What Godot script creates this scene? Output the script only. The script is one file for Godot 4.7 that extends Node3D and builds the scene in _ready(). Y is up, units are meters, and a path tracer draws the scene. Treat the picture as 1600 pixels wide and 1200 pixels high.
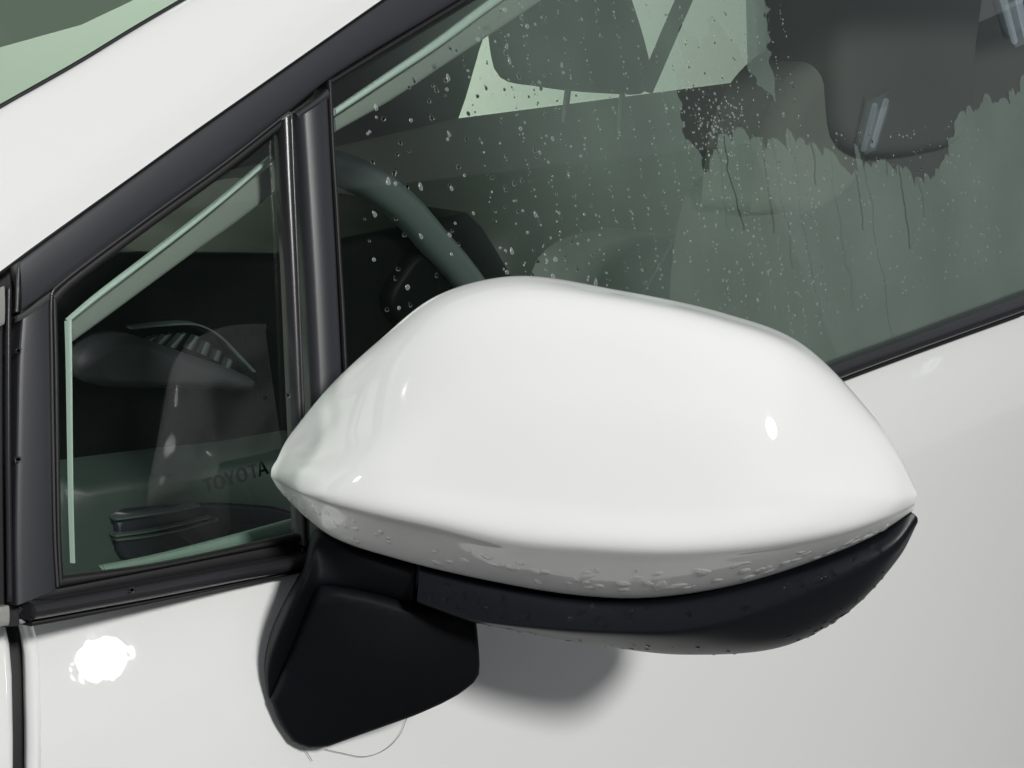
extends Node3D
# A white hatchback seen close up: wet side window, small front quarter window and the side mirror on its black bracket.
# y up, metres; the car points towards -x and its left side faces +z.  V() takes tenths of a millimetre.

const GLASS_ORIGIN := Vector3(0, 1.0, -0.104)
var glass_n := Vector3(0, sin(deg_to_rad(15)), cos(deg_to_rad(15)))
var mirror_n := Vector3(-0.80, 0.12, 0.58).normalized()
var bracket_n := Vector3(-0.62, 0.05, 0.78).normalized()
var M := {}
var rng := RandomNumberGenerator.new()
var car: Node3D


# ---------------------------------------------------------------- helpers
func V(a: Array) -> PackedVector3Array:
	var r := PackedVector3Array()
	for i in a.size() / 3:
		r.append(Vector3(a[i * 3], a[i * 3 + 1], a[i * 3 + 2]) * 0.0001)
	return r

func cr1(a: float, b: float, c: float, d: float, t: float) -> float:
	return 0.5 * (2.0 * b + (c - a) * t + (2.0 * a - 5.0 * b + 4.0 * c - d) * t * t + (3.0 * b - a - 3.0 * c + d) * t * t * t)

func along(p: PackedVector3Array, s: float) -> Vector3:
	# centripetal Catmull-Rom through the points, s in 0..1 by point number
	var n := p.size() - 1
	var x := clampf(s, 0.0, 1.0) * n
	var i := mini(int(x), n - 1)
	var p1 := p[i]
	var p2 := p[i + 1]
	var p0 := p[i - 1] if i > 0 else 2.0 * p1 - p2
	var p3 := p[i + 2] if i + 2 <= n else 2.0 * p2 - p1
	var t1 := maxf(sqrt(p0.distance_to(p1)), 1e-4)
	var t2 := t1 + maxf(sqrt(p1.distance_to(p2)), 1e-4)
	var t3 := t2 + maxf(sqrt(p2.distance_to(p3)), 1e-4)
	var t := lerpf(t1, t2, x - i)
	var a1 := p0.lerp(p1, t / t1)
	var a2 := p1.lerp(p2, (t - t1) / (t2 - t1))
	var a3 := p2.lerp(p3, (t - t2) / (t3 - t2))
	var b1 := a1.lerp(a2, t / t2)
	var b2 := a2.lerp(a3, (t - t1) / (t3 - t1))
	return b1.lerp(b2, (t - t1) / (t2 - t1))

func smooth_line(p: PackedVector3Array, n: int) -> PackedVector3Array:
	var r := PackedVector3Array()
	for i in n + 1:
		r.append(along(p, float(i) / n))
	return r

func even(p: PackedVector3Array, n: int, curved := true) -> PackedVector3Array:
	# n + 1 points at equal distances along the line
	var fine := smooth_line(p, 240) if curved else p
	var len_at := [0.0]
	for i in range(1, fine.size()):
		len_at.append(len_at[i - 1] + fine[i].distance_to(fine[i - 1]))
	var total: float = len_at[-1]
	var r := PackedVector3Array()
	var k := 0
	for i in n + 1:
		var want := total * i / n
		while k < fine.size() - 2 and len_at[k + 1] < want:
			k += 1
		var seg: float = len_at[k + 1] - len_at[k]
		r.append(fine[k].lerp(fine[k + 1], clampf((want - len_at[k]) / maxf(seg, 1e-9), 0.0, 1.0)))
	return r

func build(verts: PackedVector3Array, norms: PackedVector3Array, uvs: PackedVector2Array, idx: PackedInt32Array) -> ArrayMesh:
	for t in idx.size() / 3:
		var a := idx[t * 3]
		var b := idx[t * 3 + 1]
		var d := idx[t * 3 + 2]
		var gn := (verts[b] - verts[a]).cross(verts[d] - verts[a])
		if gn.dot(norms[a] + norms[b] + norms[d]) > 0.0:
			idx[t * 3 + 1] = d
			idx[t * 3 + 2] = b
	var arr := []
	arr.resize(Mesh.ARRAY_MAX)
	arr[Mesh.ARRAY_VERTEX] = verts
	arr[Mesh.ARRAY_NORMAL] = norms
	if uvs.size() == verts.size():
		arr[Mesh.ARRAY_TEX_UV] = uvs
	arr[Mesh.ARRAY_INDEX] = idx
	var m := ArrayMesh.new()
	m.add_surface_from_arrays(Mesh.PRIMITIVE_TRIANGLES, arr)
	return m

func grid(g: Array, hint: Vector3, closed_u := false) -> ArrayMesh:
	# g[row][column] points; smooth normals that lie on the side of hint (zero hint: outwards by winding)
	var nr := g.size()
	var nc: int = g[0].size()
	var verts := PackedVector3Array()
	var norms := PackedVector3Array()
	var uvs := PackedVector2Array()
	var idx := PackedInt32Array()
	var flip := 0.0
	for r in nr:
		for c in nc:
			var up: Vector3 = g[mini(r + 1, nr - 1)][c] - g[maxi(r - 1, 0)][c]
			var ac: Vector3
			if closed_u:
				ac = g[r][(c + 1) % (nc - 1)] - g[r][(c - 1 + nc - 1) % (nc - 1)]
			else:
				ac = g[r][mini(c + 1, nc - 1)] - g[r][maxi(c - 1, 0)]
			var n := ac.cross(up)
			if n.length() < 1e-14:
				n = norms[-1] if norms.size() else Vector3.UP
			n = n.normalized()
			verts.append(g[r][c])
			norms.append(n)
			uvs.append(Vector2(float(c) / (nc - 1), float(r) / (nr - 1)))
			flip += n.dot(hint)
	if flip < 0.0:
		for i in norms.size():
			norms[i] = -norms[i]
	for r in nr - 1:
		for c in nc - 1:
			var a := r * nc + c
			idx.append_array([a, a + 1, a + nc + 1, a, a + nc + 1, a + nc])
	return build(verts, norms, uvs, idx)

func patch_point(rows: Array, s: float, t: float) -> Vector3:
	var col := PackedVector3Array()
	for r in rows:
		col.append(along(r, s))
	return along(col, t)

func patch(rows: Array, nu: int, nv: int, hint: Vector3) -> ArrayMesh:
	# rows of lines with as many points each, smooth both ways
	var lines := []
	for r in rows:
		lines.append(smooth_line(r, nu))
	var g := []
	for j in nv + 1:
		var row := PackedVector3Array()
		for i in nu + 1:
			var col := PackedVector3Array()
			for l in lines:
				col.append(l[i])
			row.append(along(col, float(j) / nv))
		g.append(row)
	return grid(g, hint)

func strip(a: PackedVector3Array, b: PackedVector3Array, n: Vector3, crown: float, skirt: float, edge := 0.12, steps := 60, curved := true) -> ArrayMesh:
	# a long trim piece between two edge lines: rounded shoulders, a crowned face, sides that go down by skirt
	var la := even(a, steps, curved)
	var lb := even(b, steps, curved)
	var prof := [Vector2(0, -skirt), Vector2(0, -crown * 0.9), Vector2(0.0, -crown * 0.55), Vector2(edge * 0.18, -crown * 0.2), Vector2(edge * 0.5, 0.0)]
	for k in 9:
		var t := lerpf(edge, 1.0 - edge, k / 8.0)
		prof.append(Vector2(t, crown * (0.25 + 0.75 * (1.0 - pow(2.0 * t - 1.0, 2.0)))))
	prof.append_array([Vector2(1.0 - edge * 0.5, 0.0), Vector2(1.0 - edge * 0.18, -crown * 0.2), Vector2(1.0, -crown * 0.55), Vector2(1, -crown * 0.9), Vector2(1, -skirt)])
	var g := []
	for i in steps + 1:
		var row := PackedVector3Array()
		for p in prof:
			row.append(la[i].lerp(lb[i], p.x) + n * p.y)
		g.append(row)
	# close the two ends
	var mid := func(i: int) -> PackedVector3Array:
		var r := PackedVector3Array()
		var m := la[i].lerp(lb[i], 0.5) - n * skirt * 0.5
		for p in prof:
			r.append(m)
		return r
	var cap0 := PackedVector3Array(g[0])
	var cap1 := PackedVector3Array(g[steps])
	g.push_front(cap0)
	g.push_front(mid.call(0))
	g.append(cap1)
	g.append(mid.call(steps))
	return grid(g, n)

func tube(p: PackedVector3Array, radius: float, sides := 10, steps := 48, end_scale := 1.0) -> ArrayMesh:
	var line := even(p, steps)
	var g := []
	var side := Vector3.UP
	for i in steps + 1:
		var dir := (line[mini(i + 1, steps)] - line[maxi(i - 1, 0)]).normalized()
		if absf(dir.dot(side)) > 0.95:
			side = Vector3.RIGHT
		var x := (side - dir * side.dot(dir)).normalized()
		side = x
		var y := dir.cross(x)
		var row := PackedVector3Array()
		var r := radius * lerpf(1.0, end_scale, float(i) / steps)
		for k in sides + 1:
			var a := TAU * k / sides
			row.append(line[i] + (x * cos(a) + y * sin(a)) * r)
		g.append(row)
	g.push_front(PackedVector3Array(range(sides + 1).map(func(_k): return line[0])))
	g.append(PackedVector3Array(range(sides + 1).map(func(_k): return line[steps])))
	var m := grid(g, Vector3.ZERO, true)
	return m

func frame_of(n: Vector3) -> Array:
	var x := Vector3.UP.cross(n).normalized()
	return [x, n.cross(x).normalized()]

func flat(outline: PackedVector3Array, n: Vector3, uv_scale := 1.0) -> ArrayMesh:
	var ax := frame_of(n)
	var poly := PackedVector2Array()
	for p in outline:
		poly.append(Vector2(p.dot(ax[0]), p.dot(ax[1])))
	var idx := Geometry2D.triangulate_polygon(poly)
	var norms := PackedVector3Array()
	var uvs := PackedVector2Array()
	for p in outline:
		norms.append(n)
		uvs.append(Vector2(p.dot(ax[0]), p.dot(ax[1])) * uv_scale)
	return build(outline, norms, uvs, idx)

func edge_distance(q: Vector2, poly: PackedVector2Array) -> float:
	var d := 1e9
	for i in poly.size():
		var c := Geometry2D.get_closest_point_to_segment(q, poly[i], poly[(i + 1) % poly.size()])
		d = minf(d, c.distance_squared_to(q))
	return sqrt(d)

func pad(outline: PackedVector3Array, n: Vector3, thick: float, round_r: float, dome: float, cell: float, curved := true) -> ArrayMesh:
	# a cushion-like solid over an outline: rounded rim, domed face, straight sides, flat back
	var ax := frame_of(n)
	var o := outline[0]
	var closed := PackedVector3Array(outline)
	closed.append(outline[0])
	var length := 0.0
	for i in closed.size() - 1:
		length += closed[i].distance_to(closed[i + 1])
	var ring3 := even(closed, maxi(int(length / cell), 12), curved)
	ring3.remove_at(ring3.size() - 1)
	var ring := PackedVector2Array()
	var lo := Vector2(1e9, 1e9)
	var hi := -lo
	for p in ring3:
		var q := Vector2((p - o).dot(ax[0]), (p - o).dot(ax[1]))
		ring.append(q)
		lo = lo.min(q)
		hi = hi.max(q)
	var pts := PackedVector2Array(ring)
	for part in [0.04, 0.16, 0.36, 0.62, 0.95]:
		for i in ring.size():
			var tang := (ring[(i + 1) % ring.size()] - ring[(i - 1 + ring.size()) % ring.size()]).normalized()
			var inward := Vector2(-tang.y, tang.x)
			if not Geometry2D.is_point_in_polygon(ring[i] + inward * cell * 0.3, ring):
				inward = -inward
			var q: Vector2 = ring[i] + inward * round_r * part
			if Geometry2D.is_point_in_polygon(q, ring) and edge_distance(q, ring) > round_r * part * 0.93:
				pts.append(q)
	var y := lo.y
	var odd := 0
	while y < hi.y:
		var x := lo.x + (cell * 0.5 if odd else 0.0)
		while x < hi.x:
			var q := Vector2(x, y)
			if Geometry2D.is_point_in_polygon(q, ring) and edge_distance(q, ring) > maxf(cell * 0.45, round_r * 1.0 + cell * 0.3):
				pts.append(q)
			x += cell
		y += cell * 0.866
		odd = 1 - odd
	var reach := 0.0
	var ds := PackedFloat32Array()
	for q in pts:
		ds.append(edge_distance(q, ring))
		reach = maxf(reach, ds[-1])
	var height := func(d: float) -> float:
		var h := dome * (1.0 - pow(1.0 - d / reach, 2.0))
		if d < round_r:
			h += round_r * sqrt(1.0 - pow(1.0 - d / round_r, 2.0))
		else:
			h += round_r
		return h
	var tri := Geometry2D.triangulate_delaunay(pts)
	var idx := PackedInt32Array()
	for t in tri.size() / 3:
		var m := (pts[tri[t * 3]] + pts[tri[t * 3 + 1]] + pts[tri[t * 3 + 2]]) / 3.0
		if Geometry2D.is_point_in_polygon(m, ring):
			idx.append_array([tri[t * 3], tri[t * 3 + 1], tri[t * 3 + 2]])
	# smooth the face so that no ridges stand where the rim's distances meet
	var hs := PackedFloat32Array()
	for d in ds:
		hs.append(height.call(d))
	for pass_no in 40:
		var total := PackedFloat32Array()
		var count := PackedFloat32Array()
		total.resize(pts.size())
		count.resize(pts.size())
		for k in idx.size():
			var i := idx[k]
			var j := idx[k + 1] if k % 3 < 2 else idx[k - 2]
			total[i] += hs[j]
			total[j] += hs[i]
			count[i] += 1.0
			count[j] += 1.0
		for i in pts.size():
			if ds[i] > round_r and count[i] > 0.0:
				hs[i] = lerpf(hs[i], total[i] / count[i], 0.5)
	var verts := PackedVector3Array()
	var norms := PackedVector3Array()
	for i in pts.size():
		verts.append(o + ax[0] * pts[i].x + ax[1] * pts[i].y + n * hs[i])
		norms.append(Vector3.ZERO)
	for k in idx.size() / 3:
		var fn := (verts[idx[k * 3 + 1]] - verts[idx[k * 3]]).cross(verts[idx[k * 3 + 2]] - verts[idx[k * 3]])
		if fn.dot(n) < 0.0:
			fn = -fn
		for m in 3:
			norms[idx[k * 3 + m]] += fn
	for i in pts.size():
		norms[i] = norms[i].normalized() if norms[i].length() > 0.0 else n
	var first := verts.size()
	var nr := ring.size()
	for i in nr:
		var tang := (ring[(i + 1) % nr] - ring[(i - 1 + nr) % nr]).normalized()
		var outw := Vector2(tang.y, -tang.x)
		if Geometry2D.is_point_in_polygon(ring[i] + outw * cell * 0.4, ring):
			outw = -outw
		var w: Vector3 = ax[0] * outw.x + ax[1] * outw.y
		verts.append(verts[i])
		norms.append(w)
		verts.append(verts[i] - n * thick)
		norms.append(w)
	for i in nr:
		var a := first + i * 2
		var b := first + ((i + 1) % nr) * 2
		idx.append_array([a, b, b + 1, a, b + 1, a + 1])
	var back := verts.size()
	for i in nr:
		verts.append(verts[i] - n * thick)
		norms.append(-n)
	for k in Geometry2D.triangulate_polygon(ring):
		idx.append(back + k)
	return build(verts, norms, PackedVector2Array(), idx)

func base(called: String, parent: Node) -> Node3D:
	var o := Node3D.new()
	o.name = called
	parent.add_child(o, true)
	return o

func obj(called: String, mesh: Mesh, mat: Material, parent: Node = self) -> MeshInstance3D:
	var o := MeshInstance3D.new()
	o.name = called
	o.mesh = mesh
	o.material_override = mat
	o.cast_shadow = GeometryInstance3D.SHADOW_CASTING_SETTING_ON
	parent.add_child(o, true)
	return o

func tag(o: Node, label: String, category := "", group := "", kind := "") -> void:
	if label:
		o.set_meta("label", label)
	if category:
		o.set_meta("category", category)
	if group:
		o.set_meta("group", group)
	if kind:
		o.set_meta("kind", kind)

func mat(r: float, g: float, b: float, rough: float, coat := 0.0) -> StandardMaterial3D:
	# r, g, b are linear base colours
	var m := StandardMaterial3D.new()
	m.albedo_color = Color(r, g, b).linear_to_srgb()
	m.roughness = rough
	if coat > 0.0:
		m.clearcoat_enabled = true
		m.clearcoat = coat
		m.clearcoat_roughness = 0.03
	return m

func grain(freq: float, octaves := 3, sd := 1) -> NoiseTexture2D:
	var n := FastNoiseLite.new()
	n.noise_type = FastNoiseLite.TYPE_SIMPLEX
	n.frequency = freq
	n.fractal_octaves = octaves
	n.seed = sd
	var t := NoiseTexture2D.new()
	t.width = 512
	t.height = 512
	t.seamless = true
	t.noise = n
	return t

func with_relief(m: StandardMaterial3D, t: Texture2D, cm: float, per_metre: float) -> StandardMaterial3D:
	m.heightmap_enabled = true
	m.heightmap_texture = t
	m.heightmap_scale = cm
	m.uv1_triplanar = true
	m.uv1_world_triplanar = true
	m.uv1_scale = Vector3.ONE * per_metre
	return m

func pane(alpha: float, tint: Color, rough := 0.0) -> StandardMaterial3D:
	var m := StandardMaterial3D.new()
	m.transparency = BaseMaterial3D.TRANSPARENCY_ALPHA
	m.albedo_color = Color(tint.r, tint.g, tint.b, alpha)
	m.roughness = rough
	return m

func lamp(called: String, label: String, at: Vector3, towards: Vector3, size: Vector2, energy: float, tint := Color(1, 0.998, 0.99), glow := 6.0) -> void:
	var o := base(called, self)
	tag(o, label, "ceiling lamp", "lamps over the car")
	o.look_at_from_position(at, towards, Vector3.UP if absf((towards - at).normalized().y) < 0.98 else Vector3.RIGHT)
	var housing := BoxMesh.new()
	housing.size = Vector3(size.x + 0.06, size.y + 0.06, 0.05)
	var h := obj("housing", housing, M.lamp_body, o)
	h.position.z = 0.04
	var panel := BoxMesh.new()
	panel.size = Vector3(size.x, size.y, 0.012)
	var gm := mat(0.8, 0.8, 0.8, 0.5)
	gm.emission_enabled = true
	gm.emission = tint
	gm.emission_energy_multiplier = glow
	var p := obj("lamp_panel", panel, gm, o)
	p.position.z = 0.008
	var l := AreaLight3D.new()
	l.name = "light"
	l.area_size = size
	l.light_energy = energy
	l.light_color = tint
	l.shadow_enabled = true
	l.area_range = 12.0
	l.area_attenuation = 2.0
	o.add_child(l)


func globe_lamp(label: String, at: Vector3, radius: float, energy: float) -> void:
	# an opal globe on a short rod under the ceiling
	var o := base("globe_lamp", self)
	tag(o, label, "ceiling lamp", "lamps over the car")
	o.position = at
	var gm := mat(0.8, 0.8, 0.8, 0.5)
	gm.emission_enabled = true
	gm.emission = Color(1, 0.998, 0.99)
	gm.emission_energy_multiplier = 22.0
	var sp := SphereMesh.new()
	sp.radius = radius
	sp.height = radius * 2.0
	obj("lamp_globe", sp, gm, o)
	var cy := CylinderMesh.new()
	cy.top_radius = 0.03
	cy.bottom_radius = 0.05
	cy.height = 0.3
	var rod := obj("rod", cy, M.lamp_body, o)
	rod.position.y = radius + 0.15
	var l := OmniLight3D.new()
	l.name = "light"
	l.light_size = radius * 0.9
	l.light_energy = energy
	l.light_color = Color(1, 0.998, 0.99)
	l.shadow_enabled = true
	l.omni_range = 14.0
	l.omni_attenuation = 2.0
	o.add_child(l)

func tube_lamp(label: String, from: Vector3, to: Vector3) -> void:
	# two bare tubes on a tray under the ceiling
	var o := base("tube_lamp", self)
	tag(o, label, "tube lamp", "tube lamps beyond the car")
	var x := (to - from).normalized()
	var side := x.cross(Vector3.UP).normalized()
	o.transform = Transform3D(Basis(side, x, side.cross(x)), (from + to) * 0.5)
	var length := from.distance_to(to)
	var gm := mat(0.8, 0.8, 0.8, 0.5)
	gm.emission_enabled = true
	gm.emission = Color(0.86, 0.95, 1.0)
	gm.emission_energy_multiplier = 1.0
	for s in [-1.0, 1.0]:
		var c := CapsuleMesh.new()
		c.radius = 0.02
		c.height = length
		var tb := obj("tube", c, gm, o)
		tb.position = Vector3(s * 0.04, 0, -0.05)
	var tray := BoxMesh.new()
	tray.size = Vector3(0.18, length, 0.04)
	var ty := obj("tray", tray, M.lamp_body, o)
	ty.position = Vector3(0, 0, 0.02)
	var l := AreaLight3D.new()
	l.name = "light"
	l.area_size = Vector2(0.1, length)
	l.light_energy = 0.02
	l.light_color = Color(0.9, 0.97, 1.0)
	l.shadow_enabled = true
	l.area_range = 12.0
	l.area_attenuation = 2.0
	l.position = Vector3(0, 0, -0.09)
	o.add_child(l)

# ---------------------------------------------------------------- scene
func _ready() -> void:
	rng.seed = 7
	var cam := Camera3D.new()
	cam.name = "camera"
	add_child(cam)
	cam.look_at_from_position(Vector3(-0.37384306503107656, 1.2016005456993497, 0.3738430650310766), Vector3(0, 1.05, 0), Vector3.UP)
	cam.fov = 33.39848846798724
	cam.near = 0.02
	cam.far = 60.0
	var we := WorldEnvironment.new()
	we.name = "environment"
	var env := Environment.new()
	env.background_mode = Environment.BG_COLOR
	env.background_color = Color(0.262, 0.272, 0.292).linear_to_srgb()
	env.tonemap_mode = Environment.TONE_MAPPER_LINEAR
	env.tonemap_exposure = 1.03
	env.sdfgi_enabled = true
	env.ssao_enabled = true
	env.ssil_enabled = true
	we.environment = env
	add_child(we)
	materials()
	globe_lamp("round ceiling lamp above the driver's side of the car", Vector3(-0.5, 2.95, 2.85), 0.23, 7.6)
	globe_lamp("small round ceiling lamp ahead of the car", Vector3(-3.1, 2.7, -1.9), 0.12, 4.2)
	lamp("ceiling_lamp", "square ceiling lamp behind the car by the pale wall", Vector3(2.0, 3.4, -2.6), Vector3(2.0, 1.6, -4.2), Vector2(0.5, 0.5), 12.5)
	tube_lamp("long fluorescent tube lamp beyond the rear of the car", Vector3(7.884, 2.800, 3.669), Vector3(9.131, 2.800, 4.568))
	tube_lamp("long fluorescent tube lamp nearest the side of the car", Vector3(7.116, 2.800, 2.280), Vector3(8.337, 2.800, 2.805))
	setting()
	car_body()
	window_frames()
	cabin()
	side_mirror()
	water()
	hairs()

func materials() -> void:
	M.white = mat(0.79, 0.79, 0.775, 0.75, 1.0)
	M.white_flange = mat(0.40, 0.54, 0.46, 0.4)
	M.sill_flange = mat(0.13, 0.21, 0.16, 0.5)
	M.lamp_body = mat(0.6, 0.6, 0.6, 0.5)
	var fine := grain(0.22, 2, 3)
	M.black_plastic = with_relief(mat(0.0035, 0.004, 0.0055, 0.58), fine, 0.006, 14.0)
	M.black_plastic.metallic_specular = 0.25
	M.band_plastic = with_relief(mat(0.007, 0.008, 0.011, 0.36), fine, 0.003, 14.0)
	M.band_plastic.metallic_specular = 0.32
	M.trim = with_relief(mat(0.030, 0.031, 0.036, 0.42), fine, 0.002, 14.0)
	M.trim_gloss = mat(0.022, 0.022, 0.025, 0.26)
	M.rubber = mat(0.006, 0.006, 0.0065, 0.55)
	M.lip = mat(0.06, 0.06, 0.06, 0.2)
	M.glass = pane(0.004, Color(0.45, 0.7, 0.55))
	M.far_glass = pane(0.05, Color(0.5, 0.75, 0.6))
	M.screen_glass = pane(0.62, Color(0.40, 0.48, 0.40))
	M.dash = with_relief(mat(0.002, 0.003, 0.0035, 0.55), fine, 0.01, 9.0)
	M.dash_pad = mat(0.024, 0.029, 0.031, 0.6)
	M.dash_low = with_relief(mat(0.03, 0.048, 0.04, 0.5), fine, 0.01, 9.0)
	M.vent = mat(0.012, 0.014, 0.02, 0.4)
	M.slat = mat(0.06, 0.085, 0.075, 0.35)
	M.cabin_trim = mat(0.164, 0.205, 0.171, 0.7)
	M.seat_dark = mat(0.088, 0.100, 0.092, 0.9)
	M.seat_mid = mat(0.088, 0.100, 0.090, 0.9)
	M.seat_bolster = mat(0.16, 0.185, 0.155, 0.9)
	M.seat_light = mat(0.20, 0.25, 0.215, 0.9)
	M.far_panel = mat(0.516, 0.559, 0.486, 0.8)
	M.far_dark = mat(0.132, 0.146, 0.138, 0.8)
	M.visor = mat(0.3, 0.27, 0.22, 0.9)
	M.steel = mat(0.55, 0.62, 0.55, 0.3)
	M.wheel = with_relief(mat(0.096, 0.136, 0.125, 0.34), fine, 0.01, 20.0)
	M.cowl = with_relief(mat(0.3, 0.3, 0.28, 0.6), grain(0.3, 2, 9), 0.04, 20.0)
	M.mark = mat(0.004, 0.006, 0.006, 0.5)
	M.hair = mat(0.12, 0.11, 0.10, 0.4)
	M.mirror = mat(0.9, 0.9, 0.9, 0.02)
	M.mirror.metallic = 1.0
	M.concrete = mat(0.11, 0.11, 0.11, 0.7)
	M.dark_wall = mat(0.07, 0.07, 0.07, 0.9)
	M.wall = mat(0.64, 0.80, 0.63, 0.9)
	var w := StandardMaterial3D.new()
	w.albedo_color = Color(1, 1, 1, 0.0)
	w.refraction_enabled = true
	w.refraction_scale = 0.033
	w.roughness = 0.0
	M.water = w
	M.dash.metallic_specular = 0.25
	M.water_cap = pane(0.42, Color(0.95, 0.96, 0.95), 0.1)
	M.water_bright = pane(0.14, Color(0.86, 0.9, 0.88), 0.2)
	for dull in [M.seat_dark, M.seat_mid, M.seat_light, M.seat_bolster, M.far_panel, M.far_dark, M.cabin_trim]:
		dull.metallic_specular = 0.2

func setting() -> void:
	var pl := PlaneMesh.new()
	pl.size = Vector2(24, 24)
	var fl := obj("floor", pl, M.concrete)
	tag(fl, "", "", "", "structure")
	var bx := BoxMesh.new()
	bx.size = Vector3(24, 4.0, 0.1)
	var wl := obj("wall", bx, M.wall)
	wl.position = Vector3(0, 2.0, -4.2)
	tag(wl, "", "", "", "structure")
	var w2 := obj("wall", bx, M.dark_wall)
	w2.position = Vector3(0, 2.0, 7.5)
	tag(w2, "", "", "", "structure")

func skin_z(y: float, x := 1.0) -> float:
	# the door's section: a shoulder below the window line over a nearly upright flank; it bows in towards the front edge
	var rise := 0.024 * tanh((x + 0.15) / 0.15)
	return -0.0486 - 0.15 * (y - 0.906) - 0.65 * rise - 0.0195 * log(1.0 + exp((y - 0.906 - rise) / 0.03)) - 1.1 * pow(maxf(0.0, -x), 2.0)

func edge_x(line: PackedVector3Array, y: float) -> float:
	# x of the door's front edge at height y
	for i in line.size() - 1:
		if y >= line[i + 1].y:
			return lerpf(line[i + 1].x, line[i].x, (y - line[i + 1].y) / (line[i].y - line[i + 1].y))
	return line[-1].x

func car_body() -> void:
	car = base("car", self)
	tag(car, "white hatchback with a black-based side mirror and a wet side window", "car")
	var door := base("front_door", car)
	# outer skin of the door, its front edge rolled into the gap
	var g := []
	var edge := V([-1705, 9622, -1280, -1718, 9540, -1227, -1723, 9481, -1188, -1738, 9412, -1147, -1788, 9254, -1066, -1856, 9026, -966, -1913, 8814, -895])
	var peel := FastNoiseLite.new()
	peel.seed = 4
	peel.frequency = 0.02
	for j in 380:
		var y := lerpf(0.955, 0.30, pow(j / 379.0, 1.4))
		var row := PackedVector3Array()
		var x0 := edge_x(edge, y)
		row.append(Vector3(x0 + 0.0015, y, skin_z(y, x0) - 0.009))
		for k in 6:
			var a := deg_to_rad(90.0 * k / 5.0)
			row.append(Vector3(x0 + 0.004 - 0.004 * cos(a), y, skin_z(y, x0) - 0.004 + 0.004 * sin(a)))
		for k in range(1, 401):
			var x := x0 + 0.004 + 1.3 * pow(k / 400.0, 1.8)
			row.append(Vector3(x, y, skin_z(y, x) + 0.00004 * peel.get_noise_2d(x * 4500.0, y * 4500.0) + 0.000008 * peel.get_noise_2d(x * 14000.0 + 900.0, y * 14000.0)))
		g.append(row)
	obj("door_skin", grid(g, Vector3(0, 0, 1)), M.white, door)
	# fender in front of the gap
	var fe := []
	for j in 60:
		var y := lerpf(0.958, 0.30, j / 59.0)
		var xe := edge_x(edge, y) - 0.0085
		var row := PackedVector3Array()
		for k in 10:
			row.append(Vector3(xe - 0.15 * (1.0 - k / 9.0), y, skin_z(y, xe - 0.15 * (1.0 - k / 9.0))))
		for k in range(1, 6):
			var a := deg_to_rad(90.0 * k / 5.0)
			row.append(Vector3(xe + 0.004 * sin(a), y, skin_z(y, xe) - 0.004 + 0.004 * cos(a)))
		row.append(Vector3(xe + 0.0035, y, skin_z(y, xe) - 0.03))
		fe.append(row)
	var fender := base("fender", car)
	obj("fender_skin", grid(fe, Vector3(0, 0, 1)), M.white, fender)
	var seal := PackedVector3Array()
	var seal_b := PackedVector3Array()
	for j in 30:
		var y := lerpf(0.955, 0.35, j / 29.0)
		seal.append(Vector3(edge_x(edge, y) - 0.014, y, skin_z(y, edge_x(edge, y)) - 0.0125))
		seal_b.append(seal[-1] + Vector3(0.0185, 0, 0.001))
	obj("gap_seal", strip(seal, seal_b, Vector3(0, 0, 1), 0.001, 0.004, 0.1, 40), M.rubber, fender)
	# white windscreen pillar
	var pa := V([-1800, 10957, -1234, -1627, 11042, -1257, -1478, 11116, -1277, -1323, 11191, -1297, -1162, 11268, -1318, -994, 11348, -1339, -639, 11519, -1385, -255, 11699, -1433, 163, 11895, -1486, 620, 12109, -1543, 1122, 12343, -1606, 1674, 12599, -1674])
	var pm := V([-1838, 11057, -1282, -1667, 11144, -1305, -1519, 11220, -1325, -1366, 11296, -1346, -1206, 11375, -1367, -1041, 11457, -1389, -690, 11631, -1436, -311, 11815, -1485, 101, 12015, -1538, 552, 12233, -1597, 1046, 12472, -1661, 1589, 12732, -1731])
	var pm2 := V([-1845, 11187, -1462, -1673, 11278, -1486, -1523, 11358, -1508, -1369, 11439, -1529, -1209, 11522, -1551, -1042, 11609, -1575, -689, 11792, -1624, -308, 11986, -1676, 106, 12196, -1732, 558, 12425, -1793, 1053, 12676, -1861, 1596, 12948, -1934])
	var pb := V([-1772, 11425, -1733, -1553, 11533, -1761, -1432, 11589, -1776, -1324, 11636, -1789, -1229, 11678, -1800, -1165, 11705, -1807, -914, 11815, -1837, -611, 11957, -1875, -307, 12094, -1912, 17, 12238, -1950, 454, 12432, -2002, 929, 12638, -2057])
	var pc := V([-1686, 11380, -1979, -1457, 11492, -2009, -1330, 11550, -2025, -1217, 11600, -2038, -1118, 11643, -2050, -1051, 11671, -2057, -789, 11786, -2088, -472, 11934, -2128, -154, 12076, -2166, 184, 12225, -2206, 641, 12428, -2260, 1137, 12642, -2317])
	obj("windscreen_pillar", patch([pa, pm, pm2, pb, pc], 60, 32, Vector3(-0.3, 0.5, 1)), M.white, car)
	var scr := base("windscreen", car)
	obj("sun_visor", pad(V([954, 13678, -10000, 5825, 13110, -10000, 4455, 12418, -10000, 3299, 11938, -10000, 2334, 11707, -10000, 625, 11274, -10000]), Vector3(0, 0, 1), 0.03, 0.008, 0.003, 0.05, false), M.visor, scr)
	obj("windscreen_glass", flat(V([-1742, 11334, -1915, -210, 11975, -2087, 1926, 13005, -2363, 4230, 14133, -9000, 1533, 13857, -9000, 132, 11613, -9000]), Vector3(-0.5, 0.8, 0.2).normalized()), M.screen_glass, scr)
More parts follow.
